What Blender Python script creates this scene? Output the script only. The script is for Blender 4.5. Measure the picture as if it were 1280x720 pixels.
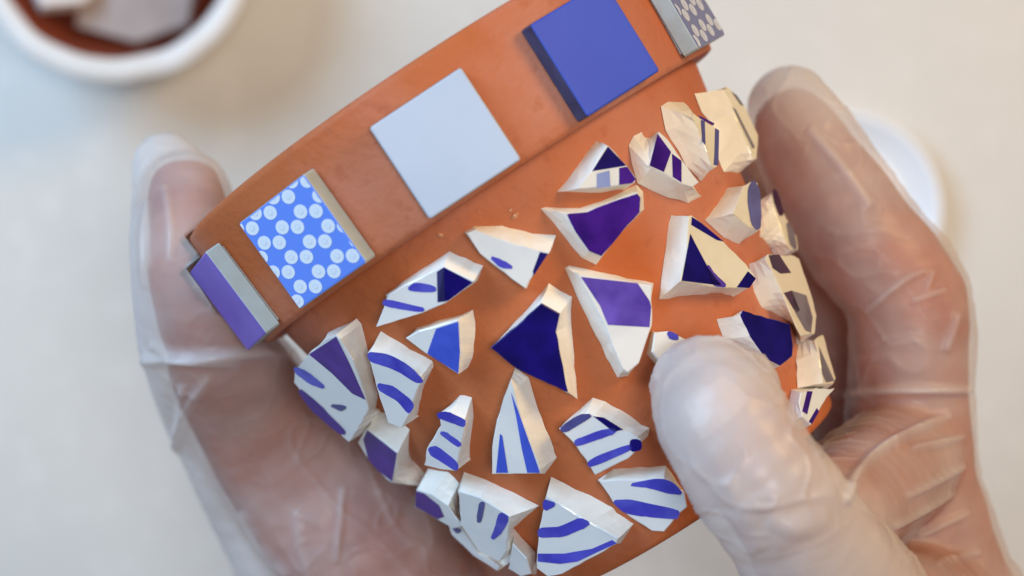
import bpy, bmesh, math, random
import numpy as np
from mathutils import Vector, Matrix
from mathutils.bvhtree import BVHTree
random.seed(7); RNG = np.random.default_rng(11)
for o in list(bpy.data.objects): bpy.data.objects.remove(o)
SC = bpy.context.scene; COL = SC.collection
def lin(r, g, b):
    f = lambda c: (c/255/12.92) if c/255 <= .04045 else ((c/255+.055)/1.055)**2.4
    return (f(r), f(g), f(b), 1.0)

# ---------------------------------------------------------------- camera, light, exposure
FPX = 2633.6            # focal length in photo pixels (1280 wide)
ZC = 0.70               # camera height above the table (m); it looks straight down
cam_d = bpy.data.cameras.new('camera'); cam = bpy.data.objects.new('camera', cam_d); COL.objects.link(cam)
cam.location = (0, 0, ZC); cam_d.sensor_width = 36; cam_d.lens = FPX/1280*36
cam_d.clip_start = .02; cam_d.clip_end = 20
cam_d.dof.use_dof = True; cam_d.dof.focus_distance = .408; cam_d.dof.aperture_fstop = 9
SC.camera = cam
w = bpy.data.worlds.new('World'); SC.world = w; w.use_nodes = True
w.node_tree.nodes['Background'].inputs[0].default_value = (.86, .90, 1.0, 1)
w.node_tree.nodes['Background'].inputs[1].default_value = .15
def area(name, loc, target, size, power, col):
    l = bpy.data.lights.new(name, 'AREA'); l.shape = 'DISK'; l.size = size; l.energy = power; l.color = col
    o = bpy.data.objects.new(name, l); COL.objects.link(o); o.location = loc
    o.rotation_euler = (Vector(target)-Vector(loc)).to_track_quat('-Z', 'Y').to_euler(); return o
area('window_light', (-.50, .34, .64), (-.12, 0, .0), .45, 4.8, (.46, .71, 1.0))
area('room_lamp', (.46, .36, .66), (.10, 0, .10), .28, 2.4, (1.0, .63, .22))
area('ceiling_light', (.16, .0, 1.40), (0, 0, .2), .30, 4.3, (1.0, .97, .95))
vs = SC.view_settings; vs.view_transform = 'Standard'; vs.look = 'None'; vs.gamma = 1; vs.exposure = 0.16

# ---------------------------------------------------------------- helpers
def px(x, y, depth):                      # photo pixel + depth below the camera (mm) -> world (m)
    d = depth/1000.
    return np.array([(x-640)/FPX*d, -(y-360)/FPX*d, ZC-d])
CAMP = np.array([0, 0, ZC])
def ray(x, y):
    v = np.array([(x-640)/FPX, -(y-360)/FPX, -1.0]); return v/np.linalg.norm(v)
def mat(name, base, rough=.5, spec=.5, noise=None, bump=None, coat=0, sss=0):
    m = bpy.data.materials.new(name); m.use_nodes = True; nt = m.node_tree; b = nt.nodes['Principled BSDF']
    b.inputs['Base Color'].default_value = base; b.inputs['Roughness'].default_value = rough
    b.inputs['Specular IOR Level'].default_value = spec; b.inputs['Coat Weight'].default_value = coat
    b.inputs['Coat Roughness'].default_value = .12
    if sss: b.inputs['Subsurface Weight'].default_value = sss; b.inputs['Subsurface Radius'].default_value = (.004, .0015, .0008); b.inputs['Subsurface Scale'].default_value = 1.0
    tc = nt.nodes.new('ShaderNodeTexCoord')
    if noise:                              # list of (scale, detail, colour, lo, hi)
        prev = None
        for sc, det, c2, lo, hi in noise:
            n = nt.nodes.new('ShaderNodeTexNoise'); n.inputs['Scale'].default_value = sc; n.inputs['Detail'].default_value = det
            nt.links.new(tc.outputs['Object'], n.inputs['Vector'])
            r = nt.nodes.new('ShaderNodeMapRange'); r.inputs['From Min'].default_value = lo; r.inputs['From Max'].default_value = hi
            nt.links.new(n.outputs['Fac'], r.inputs['Value'])
            mx = nt.nodes.new('ShaderNodeMix'); mx.data_type = 'RGBA'
            nt.links.new(r.outputs['Result'], mx.inputs['Factor'])
            if prev: nt.links.new(prev, mx.inputs['A'])
            else: mx.inputs['A'].default_value = base
            mx.inputs['B'].default_value = c2; prev = mx.outputs['Result']
        nt.links.new(prev, b.inputs['Base Color'])
    if bump:
        sc, det, st, dist = bump
        n = nt.nodes.new('ShaderNodeTexNoise'); n.inputs['Scale'].default_value = sc; n.inputs['Detail'].default_value = det
        nt.links.new(tc.outputs['Object'], n.inputs['Vector'])
        bp = nt.nodes.new('ShaderNodeBump'); bp.inputs['Strength'].default_value = st; bp.inputs['Distance'].default_value = dist
        nt.links.new(n.outputs['Fac'], bp.inputs['Height']); nt.links.new(bp.outputs['Normal'], b.inputs['Normal'])
    return m
def link(name, me, parent=None, mats=()):
    o = bpy.data.objects.new(name, me); COL.objects.link(o)
    for m in mats: me.materials.append(m)
    if parent: o.parent = parent
    return o
def tag(o, label, cat, group=None):
    o['label'] = label; o['category'] = cat
    if group: o['group'] = group
    return o
def mesh(name, verts, faces):
    me = bpy.data.meshes.new(name); me.from_pydata([tuple(map(float, v)) for v in verts], [], faces)
    bm = bmesh.new(); bm.from_mesh(me); bmesh.ops.recalc_face_normals(bm, faces=bm.faces); bm.to_mesh(me); bm.free()
    return me
def smooth(me):
    for p in me.polygons: p.use_smooth = True

M = {}
M['table'] = mat('table_laminate', lin(222, 218, 211), .42, .4, [(3, 4, lin(214, 210, 204), .4, .7), (90, 3, lin(226, 222, 216), .5, .75)], (240, 3, .05, .001))
TERRA = lin(188, 106, 62)
M['terra'] = mat('terracotta', TERRA, .62, .35,
    [(16, 5, lin(184, 92, 40), .42, .66), (20, 6, lin(196, 130, 108), .48, .72), (240, 5, lin(168, 90, 54), .58, .86), (900, 2, lin(200, 144, 118), .74, .84)], (520, 6, .4, .0006))
M['bisque'] = mat('broken_ceramic_edge', lin(244, 241, 233), .65, .3, [(160, 4, lin(236, 231, 219), .45, .75)], (900, 4, .2, .0003))
M['glaze'] = mat('white_glaze', lin(232, 236, 238), .18, .5, [(120, 3, lin(222, 228, 232), .45, .7)], (90, 2, .12, .0006), coat=.3)
M['glaze_cream'] = mat('cream_glaze', lin(232, 226, 206), .2, .5, [(120, 3, lin(224, 214, 186), .45, .7)], (90, 2, .12, .0006), coat=.3)
def paint(n, c, c2): return mat(n, lin(*c), .28, .22, [(180, 4, lin(*c2), .40, .68), (75, 3, lin(*[min(255, int(q*1.12+10)) for q in c]), .52, .8)], (120, 2, .15, .0005))
M['navy'] = paint('navy_glaze', (24, 12, 112), (14, 6, 84))
M['violet'] = paint('violet_glaze', (66, 24, 138), (46, 12, 112))
M['purple'] = paint('purple_glaze', (72, 26, 140), (56, 16, 120))
M['lav'] = paint('lavender_glaze', (98, 76, 178), (80, 56, 160))
M['blue'] = paint('cobalt_glaze', (72, 96, 214), (60, 82, 196))
M['stripe'] = paint('blue_brush_stroke', (70, 68, 186), (92, 96, 204))
M['dull'] = paint('slate_blue_stroke', (84, 86, 150), (70, 70, 132))
M['smoke'] = paint('smoky_stroke', (116, 110, 124), (96, 88, 104))
M['aubergine'] = paint('aubergine_glaze', (60, 30, 66), (40, 16, 54))
M['sky'] = paint('pale_blue_wash', (132, 150, 212), (150, 166, 216))
M['tile_side'] = mat('tile_clay', lin(176, 184, 182), .7, .3, [(300, 4, lin(170, 174, 168), .4, .7)], (800, 3, .2, .0003))
M['t_white'] = mat('pale_tile_glaze', lin(184, 198, 218), .4, .3, [(60, 3, lin(176, 191, 212), .4, .7)], (160, 2, .06, .0004))
M['t_blue'] = mat('blue_tile_glaze', lin(54, 86, 204), .38, .18, [(50, 3, lin(48, 78, 196), .4, .7)], (160, 2, .06, .0004))
M['t_blue_side'] = mat('blue_glass_side_shaded', lin(66, 70, 104), .5, .3, [(200, 3, lin(52, 54, 84), .4, .7)])  # glass edge, its blue darkened to hold the shadow band at the tile's side
M['t_lav'] = mat('lavender_tile_glaze', lin(124, 98, 210), .36, .25, [(60, 3, lin(110, 88, 190), .4, .7)], (160, 2, .06, .0004))
M['t_print'] = mat('print_blue', lin(104, 146, 246), .3, .5)
M['t_print2'] = mat('print_slate', lin(96, 106, 168), .3, .4)
M['t_dot'] = mat('print_white', lin(226, 238, 250), .3, .5)
M['t_dot2'] = mat('print_lilac', lin(200, 210, 236), .3, .4)
M['t_ring'] = mat('print_pale_blue', lin(212, 228, 247), .3, .5)
M['skin'] = mat('skin', lin(178, 108, 84), .5, .4, [(45, 4, lin(156, 80, 66), .42, .68), (160, 3, lin(190, 122, 98), .5, .75)], (350, 4, .25, .0008), sss=.12)
M['nail'] = mat('fingernail', lin(224, 184, 172), .3, .5)
M['white_pot'] = mat('white_ceramic', lin(236, 232, 228), .35, .5, [(40, 3, lin(228, 218, 206), .4, .7)])
M['brown_in'] = mat('terracotta_inside', lin(150, 72, 46), .7, .3, [(40, 4, lin(120, 52, 34), .4, .7)])
M['tan'] = mat('grey_tan_ceramic', lin(178, 166, 160), .5, .4, [(40, 3, lin(160, 146, 140), .4, .7)])
M['dish'] = mat('white_porcelain', lin(246, 248, 252), .25, .5)

# ---------------------------------------------------------------- setting: the table
bm = bmesh.new(); bmesh.ops.create_grid(bm, x_segments=2, y_segments=2, size=1.6)
me = bpy.data.meshes.new('table_top'); bm.to_mesh(me); bm.free()
table = link('table_top', me, None, [M['table']]); table['kind'] = 'structure'

# ---------------------------------------------------------------- the pot: frame of reference (axis, across, towards camera), mm
TH, TILT, DAX = .988, -.0083, 443.5
_u = np.array([math.cos(TH), -math.sin(TH), 0]); _p = np.array([math.sin(TH), math.cos(TH), 0]); _n = np.array([0, 0, 1.])
A_ = _u*math.cos(TILT)+_n*math.sin(TILT); P_ = _p; N_ = _n*math.cos(TILT)-_u*math.sin(TILT)
O_ = px(577.5, 193.9, DAX)
def pot(h, r, ph): return O_ + (A_*h + r*(math.sin(ph)*P_ + math.cos(ph)*N_))/1000.
RIM_T, RIM_B, H_T, H_B = 57.5, 55.9, -16.2, 10.6
B_T, B_B, HB0, HB1 = 51.2, 36.2, 12.0, 86.3
def body_r(h): return B_T + (B_B-B_T)*(h-HB0)/(HB1-HB0)
def pot_coords(W):                        # world -> h, r, phi (mm)
    d = (np.asarray(W)-O_)*1000.; h = d@A_; a = d@P_; b = d@N_
    return h, np.hypot(a, b), np.arctan2(a, b)
K_ = (B_B-B_T)/(HB1-HB0)
def hit_cone(x, y, off):                  # first hit of the pixel's ray with the body cone grown by off mm
    v = ray(x, y); o = (CAMP-O_)*1000.
    oh, oa, ob = o@A_, o@P_, o@N_; vh, va, vb = v@A_, v@P_, v@N_
    r0 = B_T+off+K_*(oh-HB0); k = K_*vh
    a = va*va+vb*vb-k*k; b = 2*(oa*va+ob*vb-r0*k); c = oa*oa+ob*ob-r0*r0
    D = b*b-4*a*c
    if D >= 0: t = (-b-math.sqrt(D))/(2*a); return CAMP+v*t/1000.
    t = -b/(2*a); W = CAMP+v*t/1000.     # past the outline: nearest point of the cone
    h, r, ph = pot_coords(W); return pot(h, body_r(h)+off, ph)
def cone_normal(W):
    h, r, ph = pot_coords(W); s = math.sin(ph)*P_+math.cos(ph)*N_
    n = s - K_*A_; return n/np.linalg.norm(n)
def hit_plane(x, y, C, n):
    v = ray(x, y); t = ((C-CAMP)@n)/(v@n); return CAMP+v*t

flower = bpy.data.objects.new('flower_pot', None); COL.objects.link(flower); flower.location = pot(HB1, 0, 0)
bpy.context.view_layer.update()
tag(flower, 'terracotta flower pot covered with blue and white broken china, square tiles round its rim', 'flower pot')
INV = np.array(flower.location)
def loc(vs): return [np.asarray(v)-INV for v in vs]

def lathe(profile, seg, wob=0.0):
    V, F = [], []
    for j, (h, r) in enumerate(profile):
        for i in range(seg):
            ph = 2*math.pi*i/seg
            rr = r + wob*(math.sin(3*ph+h*.1)+.6*math.sin(7*ph+1.3+h*.23))
            V.append(pot(h, rr, ph))
    n = len(profile)
    for j in range(n-1):
        for i in range(seg):
            i2 = (i+1) % seg; F.append((j*seg+i, j*seg+i2, (j+1)*seg+i2, (j+1)*seg+i))
    return V, F
# body: outside wall, foot, drain hole, inside wall
prof = [(9.0, 50.5), (11.2, B_T+.1)] + [(h, body_r(h)) for h in np.linspace(HB0, HB1-1.2, 14)] + \
       [(HB1-.35, B_B-.15), (HB1, B_B-1.0), (HB1, 8.0), (HB1-.6, 6.6), (HB1-5.4, 6.4), (HB1-6, 8.0), (HB1-6, B_B-6.5)] + \
       [(h, body_r(h)-5.6) for h in np.linspace(HB1-9, 12, 8)]
V, F = lathe(prof, 160, .08); me = mesh('body', loc(V), F); smooth(me); link('body', me, flower, [M['terra']])
prof = [(9.4, 50.9), (H_B+.2, 54.6), (H_B-.1, 55.6), (H_B-1.1, RIM_B)]
prof += [(h, RIM_B+(RIM_T-RIM_B)*(H_B-h)/(H_B-H_T)) for h in np.linspace(H_B-3, H_T+1.6, 8)]
prof += [(H_T+.5, RIM_T-.25), (H_T, RIM_T-1.1), (H_T-.2, RIM_T-3), (H_T+.3, RIM_T-5.2), (H_T+2, RIM_T-6.0), (6, 50.0), (12, 45.7)]
V, F = lathe(prof, 160, .10); me = mesh('rim', loc(V), F); smooth(me); link('rim', me, flower, [M['terra']])

# square mosaic tiles round the rim
def clip(poly, L):                        # Sutherland-Hodgman against the square |x|,|y| < L
    for ax, sg in ((0, 1), (0, -1), (1, 1), (1, -1)):
        out = []
        for i in range(len(poly)):
            a, b = poly[i-1], poly[i]; da, db = L-sg*a[ax], L-sg*b[ax]
            if (da >= 0) != (db >= 0):
                t = da/(da-db); out.append((a[0]+(b[0]-a[0])*t, a[1]+(b[1]-a[1])*t))
            if db >= 0: out.append(b)
        poly = out
        if not poly: return poly
    return poly
TP, STEP, PH0, RF, TT, TS = .0577, .5846, -.0383, 59.83, 3.6, 20.0
def tile(k, face, label, dots=None, side='tile_side'):
    ph = PH0+k*STEP; s = math.sin(ph)*P_+math.cos(ph)*N_; tg = math.cos(ph)*P_-math.sin(ph)*N_
    dn = A_*math.cos(TP)-s*math.sin(TP); nn = s*math.cos(TP)+A_*math.sin(TP); C = O_+s*RF/1000.
    rot = RNG.uniform(-.012, .012); tg, dn = tg*math.cos(rot)+dn*math.sin(rot), dn*math.cos(rot)-tg*math.sin(rot)
    def P(u, v, w): return C+(tg*u+dn*v+nn*w)/1000.
    V, F = [], []; ring = [(1, .0, 0.), (1, .22, .0)]
    def sq(L, w, c=.35):
        return [P(x, y, w) for x, y in ((-L+c, -L), (L-c, -L), (L, -L+c), (L, L-c), (L-c, L), (-L+c, L), (-L, L-c), (-L, -L+c))]
    L = TS/2
    for (l, w_) in ((L-.34, 0), (L-.1, -.10), (L, -.36), (L, -TT+.2), (L-.3, -TT)): V += sq(l, w_)
    for j in range(4):
        for i in range(8): F.append((j*8+i, j*8+(i+1) % 8, (j+1)*8+(i+1) % 8, (j+1)*8+i))
    F += [tuple(range(8)), tuple(range(39, 31, -1))]
    me = mesh('tile', loc(V), F); o = link('tile', me, flower, [M[side], face]); o['label'] = label
    for p in me.polygons:
        if p.index < 8 or p.index == 32: p.material_index = 1
    # adhesive bed behind the tile
    V = []
    for (l, w_) in ((L-1.0, -TT-.02), (L-.7, -TT-1.7)): V += [P(x*l, y*l, w_) for x, y in ((-1, -1), (1, -1), (1, 1), (-1, 1))]
    me = mesh('adhesive', loc(V), [(0, 1, 2, 3), (4, 5, 6, 7)]+[(i, (i+1) % 4, 4+(i+1) % 4, 4+i) for i in range(4)])
    link('adhesive', me, o, [M['tile_side']])
    if dots:
        md, mr = dots; V, F, MI = [], [], []
        for i in range(-14, 15):
            for j in range(-14, 15):
                if (i-j) % 3 == 0: continue
                x, y = 3.06*i+.31*j-1.25, 1.62*i+3.56*j-.94
                for rad, w_, mi in ((1.52, .05, 0), (.66, .08, 1), (.42, .11, 0)):
                    poly = clip([(x+rad*1.06*math.cos(q), y+rad*.90*math.sin(q)) for q in np.linspace(0, 2*math.pi, 14, endpoint=False)], L-.3)
                    if len(poly) < 3: continue
                    F.append(tuple(range(len(V), len(V)+len(poly)))); V += [P(u, v, w_) for u, v in poly]; MI.append(mi)
        me = bpy.data.meshes.new('dot_print'); me.from_pydata([tuple(v) for v in loc(V)], [], F)
        d = link('dot_print', me, o, [md, mr]); me.polygons.foreach_set('material_index', MI)
tile(-2, M['t_lav'], 'lavender square tile under the fingers')
tile(-1, M['t_print'], 'blue square tile printed with white dots', (M['t_dot'], M['t_ring']))
tile(0, M['t_white'], 'plain pale blue-white square tile')
tile(1, M['t_blue'], 'plain cobalt blue square tile', None, 't_blue_side')
tile(2, M['t_print2'], 'slate grey square tile printed with pale dots', (M['t_dot2'], M['t_dot2']))

# broken china: outline (base) and glazed face traced in photo pixels, set on the pot's own surface
def chaikin(p, n):
    for _ in range(n):
        q = []
        for i in range(len(p)):
            a, b = np.array(p[i], float), np.array(p[(i+1) % len(p)], float); q += [a*.84+b*.16, a*.16+b*.84]
        p = q
    return p
def shard(label, O, I, marks=(), top='glaze', t=4.6):
    assert len(O) == len(I), label
    c = np.mean(np.array(I, float), 0); C = hit_cone(c[0], c[1], t); n = cone_normal(C)
    v = -ray(c[0], c[1])
    if n@v < .36:
        n = n+v*(.36-n@v)*1.2; n /= np.linalg.norm(n)
    T0 = [hit_plane(x, y, C, n) for x, y in I]; B0 = []
    for (ox, oy), (ix, iy), T in zip(O, I, T0):
        if math.hypot(ox-ix, oy-iy) > 3.2:
            W = hit_cone(ox, oy, .1)
            B0.append(W)
        else:
            h, r, ph = pot_coords(T); B0.append(pot(h+.0, body_r(h)-.3, ph))
    T, B = [], []
    m = len(T0)
    for i in range(m):
        k = max(1, min(8, int(np.linalg.norm(T0[(i+1) % m]-T0[i])*1000/1.5)))
        for j in range(k):
            f = j/k; jt = RNG.normal(0, .00006, 3) if j else np.zeros(3)
            T.append(T0[i]*(1-f)+T0[(i+1) % m]*f+jt-n*(jt@n))
            B.append(B0[i]*(1-f)+B0[(i+1) % m]*f+(RNG.normal(0, .00010, 3) if j else 0))
    k = len(T); cT = np.mean(T, 0); V = []
    for a in T: d = cT-a; V.append(a+d/np.linalg.norm(d)*.00022)
    for a in T: V.append(a-n*.00018)
    for f in (.35, .7):
        for a, b in zip(T, B): V.append(a*(1-f)+b*f+RNG.normal(0, .00004, 3))
    V += B
    F = [tuple(range(k))]
    for j in range(4):
        for i in range(k): F.append((j*k+i, j*k+(i+1) % k, (j+1)*k+(i+1) % k, (j+1)*k+i))
    F.append(tuple(range(5*k-1, 4*k-1, -1)))
    me = mesh('shard', loc(V), F); o = link('shard', me, flower, [M['bisque'], M[top]]); o['label'] = label
    for p in me.polygons[:k+1]: p.material_index = 1
    for mk in marks:
        cm, poly = mk[0], mk[1:]; st = cm.endswith('~'); cm = cm.rstrip('~')
        if st:
            poly = np.array(chaikin(poly, 2)); e = np.roll(poly, -1, 0)-np.roll(poly, 1, 0); e /= np.maximum(np.hypot(*e.T), 1e-6)[:, None]
            nx = np.stack([e[:, 1], -e[:, 0]], -1); ar = np.sum(poly[:, 0]*np.roll(poly[:, 1], -1)-poly[:, 1]*np.roll(poly[:, 0], -1))
            poly = poly+nx*(1.7 if ar > 0 else -1.7)+RNG.normal(0, .22, poly.shape)
        W = [hit_plane(x, y, C+n*.00007, n) for x, y in poly]
        me = bpy.data.meshes.new('painted_stroke'); me.from_pydata([tuple(q) for q in loc(W)], [], [tuple(range(len(W)))])
        link('painted_stroke', me, o, [M[cm]])

shard('striped shard with a navy corner', [(562,314),(604,332),(592,354),(555,380),(527,392),(468,410),(482,368),(503,352)],
      [(555,333),(593,351),(590,355),(555,380),(527,392),(470,409),(486,368),(506,356)],
      [('navy',(546,340),(555,334),(591,353),(560,376),(547,378)), ('dull',(546.5,341),(555,335),(556,377),(547.5,377)),
       ('stripe~',(510,361),(520,354),(543,359),(544,364),(520,363)), ('stripe~',(479,380),(482,375),(530,386),(527,389),(495,384))])
shard('long white shard with a navy tip', [(580,290),(592,283),(627,282),(665,292),(695,294),(682,321),(657,362),(622,335),(600,317)],
      [(584,292),(595,288),(625,299),(668,312),(687,316),(681,322),(657,361),(622,335),(600,317)],
      [('navy',(675,315),(685,317),(667,345),(666,339)), ('stripe~',(613,321),(627,326),(642,335),(625,333))])
shard('white and bright blue triangular shard', [(505,422),(520,410),(591,387),(594,402),(592,440),(573,470),(532,442)],
      [(507,423),(523,414),(572,400),(574,404),(575,440),(573,468),(532,442)],
      [('blue',(545,411),(573,402),(575,440),(573,467),(534,442))])
shard('large navy shard', [(686,354),(715,371),(714,405),(722,499),(711,492),(647,463),(611,436)],
      [(677,379),(700,392),(695,415),(710,490),(707,490),(647,462),(613,435)], (), 'navy')
shard('purple wedge shard', [(676,261),(682,259),(725,260),(765,246),(796,231),(804,240),(805,262),(765,307),(745,331),(727,322),(705,295)],
      [(709,268),(712,267),(735,265),(767,252),(797,242),(801,247),(800,265),(765,306),(752,320),(737,314),(720,290)], (), 'violet')
shard('white shard with navy and lilac bands', [(746,176),(761,180),(785,207),(796,222),(795,229),(760,235),(696,240),(717,214)],
      [(758,181),(762,183),(785,208),(795,222),(794,228),(760,234),(722,236),(738,215)],
      [('navy',(760,183),(783,207),(740,214)), ('violet',(774,210),(784,208),(795,224),(790,229),(774,231)), ('sky',(746,217),(762,213),(763,233),(746,235))])
shard('white wedge with a broad lavender band', [(706,335),(711,332),(760,342),(817,354),(816,407),(800,455),(785,470),(772,472),(745,420)],
      [(722,342),(727,344),(762,350),(815,357),(815,407),(799,454),(785,466),(779,462),(756,408)],
      [('lav',(726,346),(797,354),(812,376),(814,383),(812,409),(760,406),(750,382))])
shard('thick white shard with two violet bars', [(786,182),(792,170),(802,165),(824,162),(835,172),(852,198),(877,228),(877,245),(860,254),(835,247),(797,229),(790,205)],
      [(810,207),(812,202),(815,190),(824,164),(835,174),(853,200),(874,228),(866,234),(852,230),(833,219),(814,210),(811,208)],
      [('violet',(822,167),(839,190),(830,215),(812,207)), ('violet',(840,192),(852,201),(852,228),(841,221))])
shard('thick white shard with thin violet lines', [(826,133),(835,127),(855,128),(864,141),(893,157),(900,166),(898,208),(894,213),(877,226),(858,208),(848,188),(832,163)],
      [(864,146),(865,144),(868,142),(870,144),(893,158),(899,166),(897,208),(893,210),(890,208),(884,190),(878,174),(868,152)],
      [('dull',(876,150),(881,151),(882,181),(878,177)), ('dull',(894,160),(899,163),(898,207),(892,206),(893,195)), ('violet',(873,144),(893,154),(892,157),(875,148))], 'glaze_cream')
shard('tall cream shard at the rim edge', [(868,117),(905,105),(911,110),(930,138),(947,168),(946,178),(946,200),(940,206),(922,216),(905,215),(897,196),(890,155),(877,140)],
      [(906,112),(909,108),(914,112),(931,132),(948,169),(948,178),(946,199),(943,199),(939,192),(934,180),(922,152),(917,138),(912,124)],
      [('smoke',(916,134),(920,137),(944,184),(941,186)), ('smoke',(914,114),(921,119),(930,132),(926,131))], 'glaze_cream')
shard('large white shard with a navy V', [(839,269),(864,268),(905,302),(934,329),(945,347),(937,360),(900,366),(824,374),(830,325)],
      [(861,270),(865,269),(905,302),(933,330),(945,347),(936,360),(905,360),(850,352),(859,315)],
      [('navy',(863,292),(868,302),(886,336),(902,357),(852,351)), ('lav~',(884,330),(892,343),(909,358),(891,356)),
       ('navy',(865,271),(877,279),(905,302),(896,300),(864,281)), ('navy',(935,339),(945,348),(937,360),(921,359))], 'glaze_cream')
shard('faceted cream shard with a blue oval', [(881,275),(909,235),(938,225),(947,227),(952,253),(950,289),(924,305),(905,297)],
      [(916,267),(930,232),(939,227),(947,228),(951,253),(949,288),(937,284),(920,270)],
      [('dull~',(942,226),(949,240),(950,283),(946,286),(940,278),(936,251),(937,235))], 'glaze_cream')
shard('cream shard with a dark edge', [(952,258),(966,238),(971,240),(980,268),(997,296),(999,313),(982,318),(966,310),(950,296)],
      [(964,246),(967,240),(972,241),(981,269),(996,296),(998,312),(990,313),(984,306),(971,270)],
      [('aubergine~',(967,237),(971,241),(979,267),(975,269),(968,249)), ('smoke~',(984,277),(991,290),(995,312),(989,305))], 'glaze_cream')
shard('long cream shard with dark patches', [(936,330),(958,317),(993,318),(999,322),(1015,367),(1022,395),(1020,418),(999,424),(991,404),(952,384),(942,363)],
      [(957,324),(960,318),(993,319),(999,323),(1014,367),(1021,395),(1019,417),(1002,420),(996,409),(974,357),(965,338)],
      [('aubergine',(961,319),(974,318),(989,341),(976,342),(966,335)), ('smoke',(989,363),(1008,369),(1016,397),(1014,416),(1007,413),(994,390)), ('aubergine',(980,366),(990,363),(1000,388),(995,391))], 'glaze_cream')
shard('navy shard beside the thumb', [(896,399),(927,386),(989,404),(993,432),(992,446),(976,458),(940,450),(905,425)],
      [(926,394),(929,388),(988,405),(992,432),(991,445),(976,457),(958,448),(938,420)], (), 'navy')
shard('cream shard with a grey stroke', [(999,424),(1023,420),(1029,416),(1045,475),(1043,481),(1023,485),(997,485),(995,451)],
      [(1019,426),(1023,421),(1029,418),(1045,474),(1042,480),(1034,481),(1029,479),(1023,440)],
      [('smoke',(1024,433),(1031,449),(1043,476),(1033,478),(1028,467))], 'glaze_cream')
shard('small white shard with two navy strokes', [(989,487),(1023,483),(1045,483),(1035,495),(1025,514),(1015,532),(1001,522),(987,502)],
      [(1001,491),(1020,486),(1044,485),(1034,496),(1024,514),(1014,531),(1003,521),(999,504)],
      [('violet',(1009,489),(1016,489),(1009,518),(1003,514)), ('violet',(1021,510),(1024,514),(1015,530),(1011,527))])
shard('white shard pressed under the thumb', [(815,413),(838,411),(862,425),(866,452),(832,466),(812,440)],
      [(818,416),(837,414),(860,426),(864,450),(832,462),(815,440)], [('stripe~',(835,415),(846,419),(847,424),(838,423))])
shard('arched shard with two blue curves', [(476,414),(541,452),(542,458),(530,482),(521,520),(502,536),(485,530),(472,490),(457,441)],
      [(463,439),(526,471),(528,476),(523,484),(512,518),(502,535),(485,529),(472,490),(459,442)],
      [('stripe~',(460,441),(485,444),(512,459),(529,477),(520,477),(495,461),(463,451)), ('stripe~',(472,480),(492,484),(517,505),(511,517),(500,502),(476,488))])
shard('shard with a purple triangle at the pot side', [(446,398),(452,405),(463,450),(472,495),(470,510),(455,530),(437,554),(400,520),(366,478),(365,465),(385,440),(410,415)],
      [(420,419),(425,424),(441,450),(457,497),(461,512),(452,530),(436,553),(400,520),(367,478),(368,464),(386,442),(407,424)],
      [('purple',(386,443),(420,421),(437,455),(457,500),(440,492),(415,467)), ('stripe~',(368,459),(385,467),(407,485),(390,480),(371,467)),
       ('purple~',(371,484),(400,508),(433,542),(424,541),(390,512)), ('dull~',(412,506),(433,509),(426,513))])
shard('white shard with a purple square', [(470,516),(485,515),(512,537),(514,580),(530,592),(517,630),(495,610),(462,578),(446,552),(459,534)],
      [(460,537),(466,541),(497,566),(496,580),(492,598),(490,604),(484,600),(462,577),(447,553),(456,538)],
      [('purple',(459,538),(496,567),(490,602),(472,588),(460,574),(454,549))])
shard('slim shard with three blue bars', [(575,494),(590,497),(592,520),(587,565),(570,592),(550,587),(530,582),(532,562),(550,532),(547,515)],
      [(562,516),(580,526),(581,531),(574,568),(569,589),(550,587),(530,582),(533,562),(551,532),(549,517)],
      [('stripe~',(547,517),(560,516),(581,526),(580,533),(567,528),(549,522)), ('stripe~',(550,541),(556,541),(576,555),(573,558)), ('stripe~',(536,561),(545,558),(572,580),(571,588),(539,568))])
shard('tall pointed shard with two blue rays', [(644,459),(661,472),(672,510),(692,560),(696,572),(681,592),(614,594),(614,560),(620,525),(635,480)],
      [(639,476),(643,488),(652,525),(668,565),(676,587),(675,592),(615,593),(615,560),(621,525),(636,481)],
      [('blue',(638.5,490),(650,520),(675,591),(659,591),(652,560),(645,520)), ('blue',(625,542),(628,545),(635,591),(620,591))])
shard('shard with thin blue lines and a navy wedge', [(741,497),(757,502),(812,535),(810,545),(800,560),(787,574),(744,595),(720,557),(696,535)],
      [(735,517),(744,519),(797,546),(801,550),(799,560),(786,573),(744,594),(720,557),(699,536)],
      [('dull~',(700,536),(725,519),(741,519),(706,540)), ('navy',(741,520),(755,522),(779,537),(767,540)), ('stripe~',(719,551),(750,539),(772,536),(766,542),(750,547),(721,557)),
       ('stripe~',(735,579),(747,571),(789,556),(788,562),(738,583)), ('navy~',(789,550),(800,551),(801,561),(789,564))])
shard('broad shard with two bold blue waves', [(767,586),(832,582),(857,615),(860,635),(847,645),(830,666),(815,665),(787,647),(767,630),(747,600)],
      [(768,600),(830,599),(856,616),(859,634),(847,644),(830,665),(815,664),(787,646),(767,629),(750,602)],
      [('stripe~',(785,606),(825,599),(840,604),(853,617),(837,616),(810,608)), ('stripe~',(766,626),(790,626),(849,639),(846,648),(810,645),(780,640))])
shard('large striped shard at the pot foot', [(689,596),(752,627),(792,655),(776,679),(747,695),(702,719),(684,722),(671,712),(672,665),(682,622)],
      [(683,620),(720,643),(773,673),(771,679),(747,694),(702,718),(684,721),(671,711),(673,665),(682,626)],
      [('stripe~',(680,625),(695,630),(681,638)), ('stripe~',(674,661),(700,660),(725,648),(737,654),(725,661),(702,670),(674,671)),
       ('stripe',(672,692),(705,692),(740,686),(765,675),(771,679),(747,690),(722,702),(700,705),(672,702))])
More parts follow.
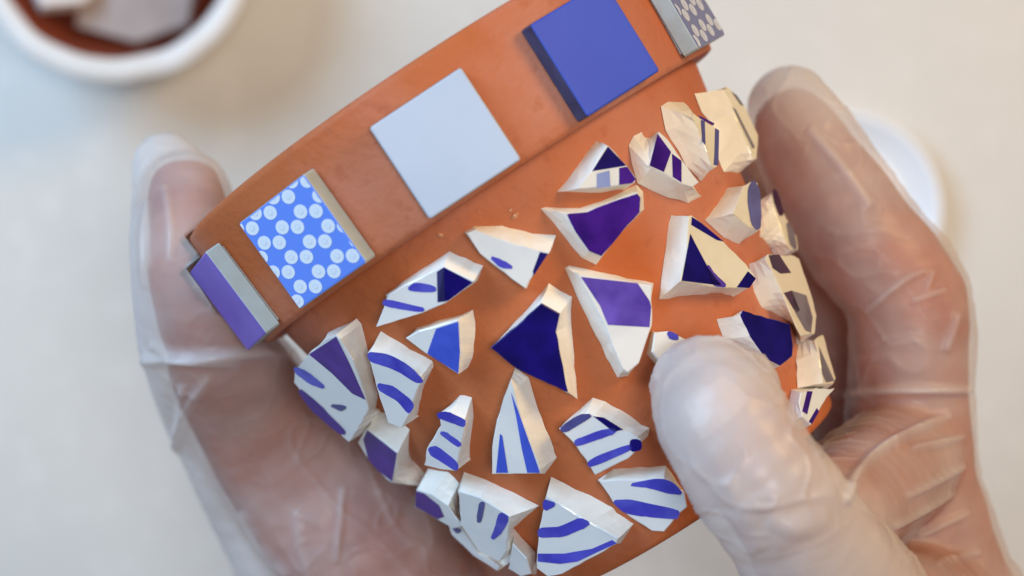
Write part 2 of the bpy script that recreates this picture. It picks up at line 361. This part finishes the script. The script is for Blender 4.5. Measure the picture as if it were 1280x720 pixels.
shard('shard with two short blue ticks', [(580,590),(612,602),(674,632),(642,660),(636,690),(625,704),(598,690),(575,655),(572,612)],
      [(574,614),(600,622),(638,646),(636,660),(633,690),(624,703),(598,689),(575,655),(573,616)],
      [('dull~',(600,629),(605,629),(600,652),(597,652)), ('stripe~',(625,641),(635,646),(627,665),(614,675),(620,660))])
shard('white shard with a purple lower edge', [(535,586),(560,590),(574,604),(573,640),(582,658),(568,662),(547,650),(517,633),(520,611)],
      [(522,612),(540,618),(560,632),(568,645),(578,658),(567,661),(547,650),(518,633),(520,613)],
      [('purple',(520,614),(530,617),(549,632),(555,646),(547,649),(519,633))])
shard('plain white shard at the pot foot', [(643,663),(669,690),(670,718),(652,722),(633,711),(637,690)],
      [(641,680),(658,698),(664,718),(651,721),(635,711),(638,696)])

shard('white sliver low on the pot side', [(556,652),(578,657),(598,690),(628,707),(624,716),(592,696),(562,668)],
      [(560,656),(577,660),(598,693),(625,709),(622,714),(592,695),(564,668)], [('dull~',(566,660),(576,663),(572,666))])
# dabs of clear glue on the clay
M['glue'] = mat('dried_glue', lin(200, 140, 104), .2, .5)
for x, y, sz in ((644,270,.9),(638,263,.5),(550,294,.7)):
    bm = bmesh.new(); bmesh.ops.create_icosphere(bm, subdivisions=2, radius=1)
    C = hit_cone(x, y, .05); n = cone_normal(C); q = Vector(n).to_track_quat('Z', 'Y').to_matrix()
    for v in bm.verts:
        w_ = q @ Vector((v.co.x*sz*(1+.3*math.sin(4*v.co.y)), v.co.y*sz*.7, v.co.z*sz*.35)); v.co = Vector(C-INV)+w_/1000
    me = bpy.data.meshes.new('glue_dab'); bm.to_mesh(me); bm.free(); smooth(me); link('glue_dab', me, flower, [M['glue']])

# ---------------------------------------------------------------- hands in clear gloves
def spline(nodes, step=.8):
    P = np.array([list(px(x, y, d)*1000)+[r] for x, y, d, r in nodes]); out = []
    for i in range(len(P)-1):
        a, b, c, d = P[max(i-1, 0)], P[i], P[i+1], P[min(i+2, len(P)-1)]
        n = max(2, int(np.linalg.norm(c[:3]-b[:3])/(step*min(b[3], c[3])*.35)))
        for j in range(n):
            t = j/n
            q = .5*((2*b)+(-a+c)*t+(2*a-5*b+4*c-d)*t*t+(-a+3*b-3*c+d)*t**3); q[3] = b[3]*(1-t)+c[3]*t; out.append(q)
    out.append(P[-1]); return out
ICO = None
def blob(chains, voxel, iters):
    global ICO
    if ICO is None:
        bm = bmesh.new(); bmesh.ops.create_icosphere(bm, subdivisions=3, radius=1); bm.verts.ensure_lookup_table()
        ICO = (np.array([v.co for v in bm.verts]), [tuple(v.index for v in f.verts) for f in bm.faces]); bm.free()
    V, F, nv = [], [], 0
    for ch in chains:
        for q in spline(ch):
            V.append((ICO[0]*q[3]+q[:3])/1000.); F += [(a+nv, b+nv, c+nv) for a, b, c in ICO[1]]; nv += len(ICO[0])
    me = bpy.data.meshes.new('t'); me.from_pydata(np.concatenate(V).tolist(), [], F)
    o = bpy.data.objects.new('t', me); COL.objects.link(o)
    m = o.modifiers.new('r', 'REMESH'); m.mode = 'VOXEL'; m.voxel_size = voxel/1000.
    s = o.modifiers.new('s', 'SMOOTH'); s.iterations = iters; s.factor = .6
    dg = bpy.context.evaluated_depsgraph_get(); out = bpy.data.meshes.new_from_object(o.evaluated_get(dg))
    bpy.data.objects.remove(o); bpy.data.meshes.remove(me); return out
def coords(me):
    a = np.empty(len(me.vertices)*3); me.vertices.foreach_get('co', a); return a.reshape(-1, 3)
def normals(me):
    a = np.empty(len(me.vertices)*3); me.vertex_normals.foreach_get('vector', a); return a.reshape(-1, 3)
def keep_off_pot(W, margin):
    d = (W-O_)*1000.; h = d@A_; a = d@P_; b = d@N_; r = np.hypot(a, b)
    ph = np.arctan2(a, b); near = np.zeros(len(W))
    for k in range(-2, 3):                                # the rim stands 3-4 mm further out where a tile sits
        dp = np.abs(ph-(PH0+k*STEP)); on = (dp < .30) & (np.abs(h) < 11.5)
        near = np.where(on, np.maximum(near, np.where(dp < .19, RF/np.cos(dp)-56.7, 4.3*(1-(dp-.19)/.11))), near)
    R = np.where(h < H_B, RIM_B+(RIM_T-RIM_B)*(H_B-h)/(H_B-H_T)+np.maximum(near, 0), body_r(h)+4.9)+margin
    ins = (h > H_T-1) & (h < HB1) & (r < R) & (r > 1)
    k = np.where(ins, R/np.maximum(r, 1e-6), 1.0)
    return O_+(h[:, None]*A_+(a*k)[:, None]*P_+(b*k)[:, None]*N_)/1000.
def project(W):
    d = ZC-W[:, 2]; return np.stack([640+FPX*W[:, 0]/d, 360-FPX*W[:, 1]/d], -1)
def folds(W, Nn, lines):                  # raised creases along curves that run over the upper side
    uv = project(W); up = np.clip(Nn[:, 2]*2+.3, 0, 1); disp = np.zeros(len(W))
    for amp, wid, pts in lines:
        p = np.array(chaikin_open(pts, 2), float); best = np.full(len(W), 1e9); par = np.zeros(len(W)); n = len(p)-1
        for i in range(n):
            a, b = p[i], p[i+1]; ab = b-a; t = np.clip(((uv-a)@ab)/(ab@ab), 0, 1)
            dd = np.hypot(*(uv-a-t[:, None]*ab).T); u = dd < best; best[u] = dd[u]; par[u] = (i+t[u])/n
        disp += 1.25*amp*np.exp(-(best/wid)**2)*np.clip(4*par*(1-par), 0, 1)**.5*up
    return W+Nn*(disp/1000.)[:, None]
def chaikin_open(p, n):
    p = [np.array(q, float) for q in p]
    for _ in range(n):
        q = [p[0]]
        for i in range(len(p)-1): q += [p[i]*.75+p[i+1]*.25, p[i]*.25+p[i+1]*.75]
        p = q+[p[-1]]
    return p
def vnoise(W, scale, seed):               # smooth random field from summed sines
    g = np.random.default_rng(seed); s = np.zeros(len(W))
    for _ in range(14):
        k = g.normal(0, 1, 3); k /= np.linalg.norm(k); s += np.sin(W@k*g.uniform(.6, 1.6)*2*math.pi/scale+g.uniform(0, 6.3))
    return s/14**.5

def glove_mat():
    m = bpy.data.materials.new('clear_vinyl_glove'); m.use_nodes = True; nt = m.node_tree; nt.nodes.clear()
    out = nt.nodes.new('ShaderNodeOutputMaterial'); tr = nt.nodes.new('ShaderNodeBsdfTransparent'); tr.inputs[0].default_value = (.97, .955, .95, 1)
    b = nt.nodes.new('ShaderNodeBsdfPrincipled'); b.inputs['Base Color'].default_value = (.88, .85, .83, 1); b.inputs['Roughness'].default_value = .30
    b.inputs['Specular IOR Level'].default_value = .45
    tl = nt.nodes.new('ShaderNodeBsdfTranslucent'); tl.inputs[0].default_value = (.90, .87, .85, 1)
    m1 = nt.nodes.new('ShaderNodeMixShader'); m1.inputs[0].default_value = .35
    nt.links.new(b.outputs[0], m1.inputs[1]); nt.links.new(tl.outputs[0], m1.inputs[2])
    tc = nt.nodes.new('ShaderNodeTexCoord'); n = nt.nodes.new('ShaderNodeTexNoise'); n.inputs['Scale'].default_value = 38; n.inputs['Detail'].default_value = 3
    nt.links.new(tc.outputs['Object'], n.inputs['Vector'])
    r = nt.nodes.new('ShaderNodeMapRange'); r.inputs['From Min'].default_value = .3; r.inputs['From Max'].default_value = .7
    r.inputs['To Min'].default_value = -.10; r.inputs['To Max'].default_value = .10
    nt.links.new(n.outputs['Fac'], r.inputs['Value'])
    at = nt.nodes.new('ShaderNodeAttribute'); at.attribute_name = 'air_gap'      # film lies clear on the skin, turns milky where it stands off
    g = nt.nodes.new('ShaderNodeMapRange'); g.inputs['From Min'].default_value = 1.0; g.inputs['From Max'].default_value = 3.6
    g.inputs['To Min'].default_value = .30; g.inputs['To Max'].default_value = .74; nt.links.new(at.outputs['Fac'], g.inputs['Value'])
    ad = nt.nodes.new('ShaderNodeMath'); ad.operation = 'ADD'; nt.links.new(r.outputs['Result'], ad.inputs[0]); nt.links.new(g.outputs['Result'], ad.inputs[1])
    n2 = nt.nodes.new('ShaderNodeTexNoise'); n2.inputs['Scale'].default_value = 240; n2.inputs['Detail'].default_value = 3
    nt.links.new(tc.outputs['Object'], n2.inputs['Vector'])
    bp = nt.nodes.new('ShaderNodeBump'); bp.inputs['Strength'].default_value = .25; bp.inputs['Distance'].default_value = .0006
    nt.links.new(n2.outputs['Fac'], bp.inputs['Height']); nt.links.new(bp.outputs['Normal'], b.inputs['Normal'])
    m2 = nt.nodes.new('ShaderNodeMixShader'); nt.links.new(ad.outputs[0], m2.inputs[0])
    nt.links.new(tr.outputs[0], m2.inputs[1]); nt.links.new(m1.outputs[0], m2.inputs[2]); nt.links.new(m2.outputs[0], out.inputs[0]); return m
M['glove'] = glove_mat()

def hand(label, skin_ch, glove_ch, lines, seed, nails=()):
    me = blob(skin_ch, 1.3, 7); W = coords(me); W = W+normals(me)*(vnoise(W*1000, 13, seed)*.25/1000)[:, None]; W = keep_off_pot(W, 1.7)
    me.vertices.foreach_set('co', W.ravel()); me.update(); smooth(me); me.name = 'hand'
    o = link('hand', me, None, [M['skin']]); tag(o, label, 'hand')
    g = blob(glove_ch, .62, 11); W = coords(g); Nn = normals(g)
    mm = W*1000; rid = (1-np.minimum(np.abs(vnoise(mm, 22, seed+5)), 1))**9+.8*(1-np.minimum(np.abs(vnoise(mm, 13, seed+6)), 1))**9
    rid *= np.clip(vnoise(mm, 40, seed+7)*.6+.45, 0, 1)
    W = W+Nn*((vnoise(mm, 26, seed+1)*.35+vnoise(mm, 9, seed+2)*.05+rid*.55)/1000)[:, None]
    W = folds(W, Nn, lines); W = keep_off_pot(W, .35)
    g.vertices.foreach_set('co', W.ravel()); g.update(); smooth(g); g.name = 'glove'
    bv = BVHTree.FromPolygons([v.co for v in me.vertices], [tuple(p.vertices) for p in me.polygons])
    gap = np.array([bv.find_nearest(v.co)[3] or 0 for v in g.vertices])*1000
    g.attributes.new('air_gap', 'FLOAT', 'POINT').data.foreach_set('value', gap)
    link('glove', g, o, [M['glove']])
    for (x, y, d, ang, wd, ln, tilt) in nails:
        C = px(x, y, d); V, F = [], []; n = 9; ca, sa = math.cos(ang), math.sin(ang)
        for i in range(n):
            for j in range(n):
                u, v = (i/(n-1)-.5)*2, (j/(n-1)-.5)*2; s = (1-.25*v*v) if v > 0 else 1.0
                a, b = u*wd*.5*s, v*ln*.5; z = -.22*wd*u*u-.05*ln*v*v
                V.append(C+np.array([ca*b-sa*a, -(sa*b+ca*a), z])/1000.)
        F = [(i*n+j, i*n+j+1, (i+1)*n+j+1, (i+1)*n+j) for i in range(n-1) for j in range(n-1)]
        nm = mesh('fingernail', V, F); smooth(nm); link('fingernail', nm, o, [M['nail']])
    return o

# left hand: index finger up the side of the rim, the other fingers behind the pot, thumb under its foot
Lidx = [(560,850,478,21), (450,690,464,19), (375,595,461,16.5), (308,500,456,14), (268,425,446,11), (244,335,438,10), (233,245,450,8.2)]
Lmid = [(600,860,492,17), (520,700,497,13), (470,560,510,11), (520,430,516,10), (600,385,513,8.5)]
Lrng = [(660,880,495,17), (600,720,505,12.5), (580,600,514,10.5), (640,500,512,9.5), (700,470,508,8)]
Lpin = [(720,900,492,15), (680,790,505,11), (690,680,512,9), (750,600,506,8), (790,580,502,7)]
Lthm = [(640,1000,465,20), (700,900,442,14.5), (750,850,436,12), (785,822,431,10), (805,803,428,8.5)]
Lplm = [(560,850,478,22), (620,900,482,24), (700,950,480,22)]
Lwri = [(620,920,482,25), (560,1080,490,26), (480,1300,500,28), (400,1600,520,32)]
Lg = [[(x+dx, y+dy, d, r+gr) for (x, y, d, r) in ch] for ch, dx, dy, gr in ((Lidx,0,0,1.3),(Lmid,0,0,1.2),(Lrng,0,0,1.2),(Lpin,0,0,1.2),(Lthm,0,0,1.4),(Lplm,-10,0,2.5),(Lwri[:2],0,0,3))]
Lg += [[(530,860,482,25), (415,690,476,22.5), (345,590,471,18.5), (288,495,464,16.2), (250,425,450,13.4), (232,335,440,11.8), (222,250,454,10.0), (208,205,461,7.4)], [(430,760,484,24),(380,690,478,17)]]
Lo = lambda ch: [(x, y, d+(18 if y > 550 else 12 if y > 460 else 4), r) for x, y, d, r in ch]
hand('left hand in a clear vinyl glove, forefinger up beside the lavender tile', [Lo(Lidx), Lmid, Lrng, Lpin, Lthm, Lplm, Lwri], [Lo(c) if c in (Lg[0], Lg[-2], Lg[-1]) else c for c in Lg],
     [(1.5, 7, [(176,452),(215,446),(270,444),(330,440),(372,440)]), (.9, 6, [(186,430),(240,452),(300,455)]), (1.0, 5, [(228,480),(226,520),(216,570)]), (.9, 5, [(262,470),(236,505),(222,545)]),
      (.7, 4, [(430,606),(425,650),(420,705)]), (.6, 6, [(372,640),(374,680),(390,725)]), (.9, 6, [(300,640),(330,690),(360,722)]), (.8, 6, [(205,230),(215,280),(212,330)]), (.8, 5, [(186,250),(178,300),(182,360)])], 3)

# right hand: forefinger and middle finger round the far side, thumb pressing a shard on the front
Ridx = [(1165,760,470,19), (1140,620,462,15.0), (1140,490,457,12.2), (1136,375,454,12.4), (1085,305,455,12.4), (1032,228,457,11.2), (992,158,461,8.8)]
Rmid = [(1160,780,488,17), (1110,640,488,13), (1084,500,484,12), (1066,380,486,11.5), (1015,285,492,10.5), (955,215,505,9)]
Rrng = [(1150,800,500,16), (1080,690,505,12.5), (1030,560,510,10.8), (980,470,513,10), (900,420,509,8.4)]
Rpin = [(1130,850,500,15), (1040,740,505,11), (980,640,505,9.2), (920,580,502,8.3), (870,550,498,7)]
Rthm = [(1190,960,440,20), (1110,840,412,16), (1046,735,394,12.6), (998,662,384,10.6), (950,590,380,10.2), (914,535,383,9.8), (896,506,387,8.4)]
Rplm = [(1165,790,470,22), (1170,860,460,24), (1180,950,455,24)]
Rweb = [(1150,780,455,17), (1120,800,430,17)]
Rweb2 = [(1035,655,408,11), (1085,612,430,12), (1130,575,452,12)]
Rwri = [(1190,950,462,26), (1230,1080,475,27), (1300,1300,490,29), (1380,1600,520,33)]
Rg = [[(x+dx, y+dy, d, r+gr) for (x, y, d, r) in ch] for ch, dx, dy, gr in ((Ridx,0,0,1.3),(Rthm,0,0,1.4),(Rmid,0,0,1.2),(Rrng,0,0,1.2),(Rpin,0,0,1.2),(Rplm,0,0,2.0),(Rweb,0,0,1.5),(Rweb2,0,0,1.5),(Rwri[:2],0,0,3))]
Rg += [[(1165,760,470,20.5), (1137,640,462,15.8), (1138,490,457,13.2), (1132,375,454,13.6), (1086,300,454,13.4), (1036,220,456,12.0), (996,147,460,10.0), (986,132,461,8.8)],
       [(1190,960,440,21.5), (1112,840,412,17.5), (1042,735,392,15.2), (992,660,381,13.2), (940,588,378,12.4), (902,524,381,12.2), (886,488,386,10.2)], [(872,480,388,8.4),(922,490,388,8.4)]]
hand('right hand in a clear vinyl glove, thumb pressing a shard onto the pot', [Ridx, Rmid, Rrng, Rpin, Rthm, Rplm, Rweb, Rweb2, Rwri], Rg,
     [(1.5, 5, [(1040,494),(1090,488),(1150,487),(1215,488)]), (1.5, 6, [(1056,632),(1066,595),(1100,562),(1140,540),(1190,518)]), (1.0, 4.5, [(1080,392),(1110,366),(1135,346),(1160,338)]),
      (.9, 4, [(1166,336),(1162,350),(1156,364)]), (.9, 4, [(1140,376),(1158,370),(1184,362)]), (.8, 5, [(1198,390),(1190,415),(1182,440)]), (1.0, 4.5, [(1130,622),(1165,605),(1206,582)]),
      (1.0, 4.5, [(1116,660),(1150,640),(1192,615)]), (1.0, 4.5, [(1146,672),(1175,657),(1212,640)]), (1.0, 4.5, [(1140,560),(1175,555),(1206,545)]), (.9, 5, [(1170,702),(1200,696),(1226,690)]),
      (1.0, 7, [(1010,160),(1050,205),(1090,260)]), (.5, 13, [(960,650),(995,665),(1040,650)]), (.5, 14, [(900,600),(930,640),(950,690)])], 21, [(906,522,373.2,math.atan2(-.83,-.55),11,12.5,0)])

# ---------------------------------------------------------------- things on the table behind
def turned(name, profile, seg, base, mats, mfun, wob=0):
    V, F = [], []
    for j, (r, z) in enumerate(profile):
        for i in range(seg):
            a = 2*math.pi*i/seg; rr = r*(1+wob*(math.sin(5*a)+.7*math.sin(11*a+1)+.5*math.sin(17*a+2)))
            V.append((rr*math.cos(a)/1000, rr*math.sin(a)/1000, z/1000))
    n = len(profile)
    for j in range(n-1):
        for i in range(seg): F.append((j*seg+i, j*seg+(i+1) % seg, (j+1)*seg+(i+1) % seg, (j+1)*seg+i))
    F += [tuple(range(seg)), tuple(range(n*seg-1, (n-1)*seg-1, -1))]
    me = mesh(name, V, F); smooth(me); o = link(name, me, None, mats); o.location = base
    for p in me.polygons: p.material_index = mfun(min(p.index//seg, n-2))
    return o
zb = 46
c = px(143, -78, 700-zb); base = (c[0], c[1], 0.001)
prof = [(28,0),(32,.5),(34,3),(44,zb-6),(45.3,zb-1.5),(44.6,zb),(40,zb+.3),(37.8,zb-.6),(37,zb-3),(35.5,zb-14),(30,6),(27,5)]
bowl = turned('bowl', prof, 72, base, [M['white_pot'], M['brown_in']], lambda j: 0 if j < 7 else 1, .006)
tag(bowl, 'white bowl with terracotta brown inside, holding pale china pieces', 'bowl')
def loose(label, cx, cy, z, size, rx, ry, rz, seed, m):
    g = np.random.default_rng(seed); n = 6; ang = np.sort(g.uniform(0, 2*math.pi, n)+0)
    ang = np.linspace(0, 2*math.pi, n, endpoint=False)+g.uniform(-.3, .3, n)
    rad = size*g.uniform(.75, 1.1, n); V = []
    for k, (s, z_) in enumerate(((.96, 2.2), (1, 1.9), (1.03, -1.9), (.99, -2.2))):
        V += [(r*s*math.cos(a)/1000, r*s*math.sin(a)/1000, z_/1000) for a, r in zip(ang, rad)]
    F = [tuple(range(n)), tuple(range(4*n-1, 3*n-1, -1))]+[(j*n+i, j*n+(i+1) % n, (j+1)*n+(i+1) % n, (j+1)*n+i) for j in range(3) for i in range(n)]
    me = mesh('china_piece', V, F); o = link('china_piece', me, None, [m]); q = px(cx, cy, 700-z); o.location = q
    o.rotation_euler = (rx, ry, rz); tag(o, label, 'china piece'); return o
loose('grey-white china piece lying flat inside the white bowl', 172, -34, 24, 25, .1, -.08, .4, 5, M['tan'])
loose('narrow white china piece leaning on the bowl wall', 78, -28, 30, 13, .2, .5, 1.2, 9, M['white_pot'])
loose('cream china piece under the grey one in the bowl', 150, -95, 16, 20, -.1, .1, 2.1, 12, M['bisque'])
c = px(1054, 262, 692); 
dish = turned('dish', [(24,0),(26,.4),(31,6),(32.4,8.4),(31.6,9),(30,8.2),(25,3.2),(20,2.4),(6,2.2)], 72, (c[0], c[1], .001), [M['dish']], lambda j: 0)
tag(dish, 'small round white porcelain dish on the table behind the right hand', 'dish')

SC.render.engine = 'CYCLES'
SC.cycles.max_bounces = 12; SC.cycles.transparent_max_bounces = 16
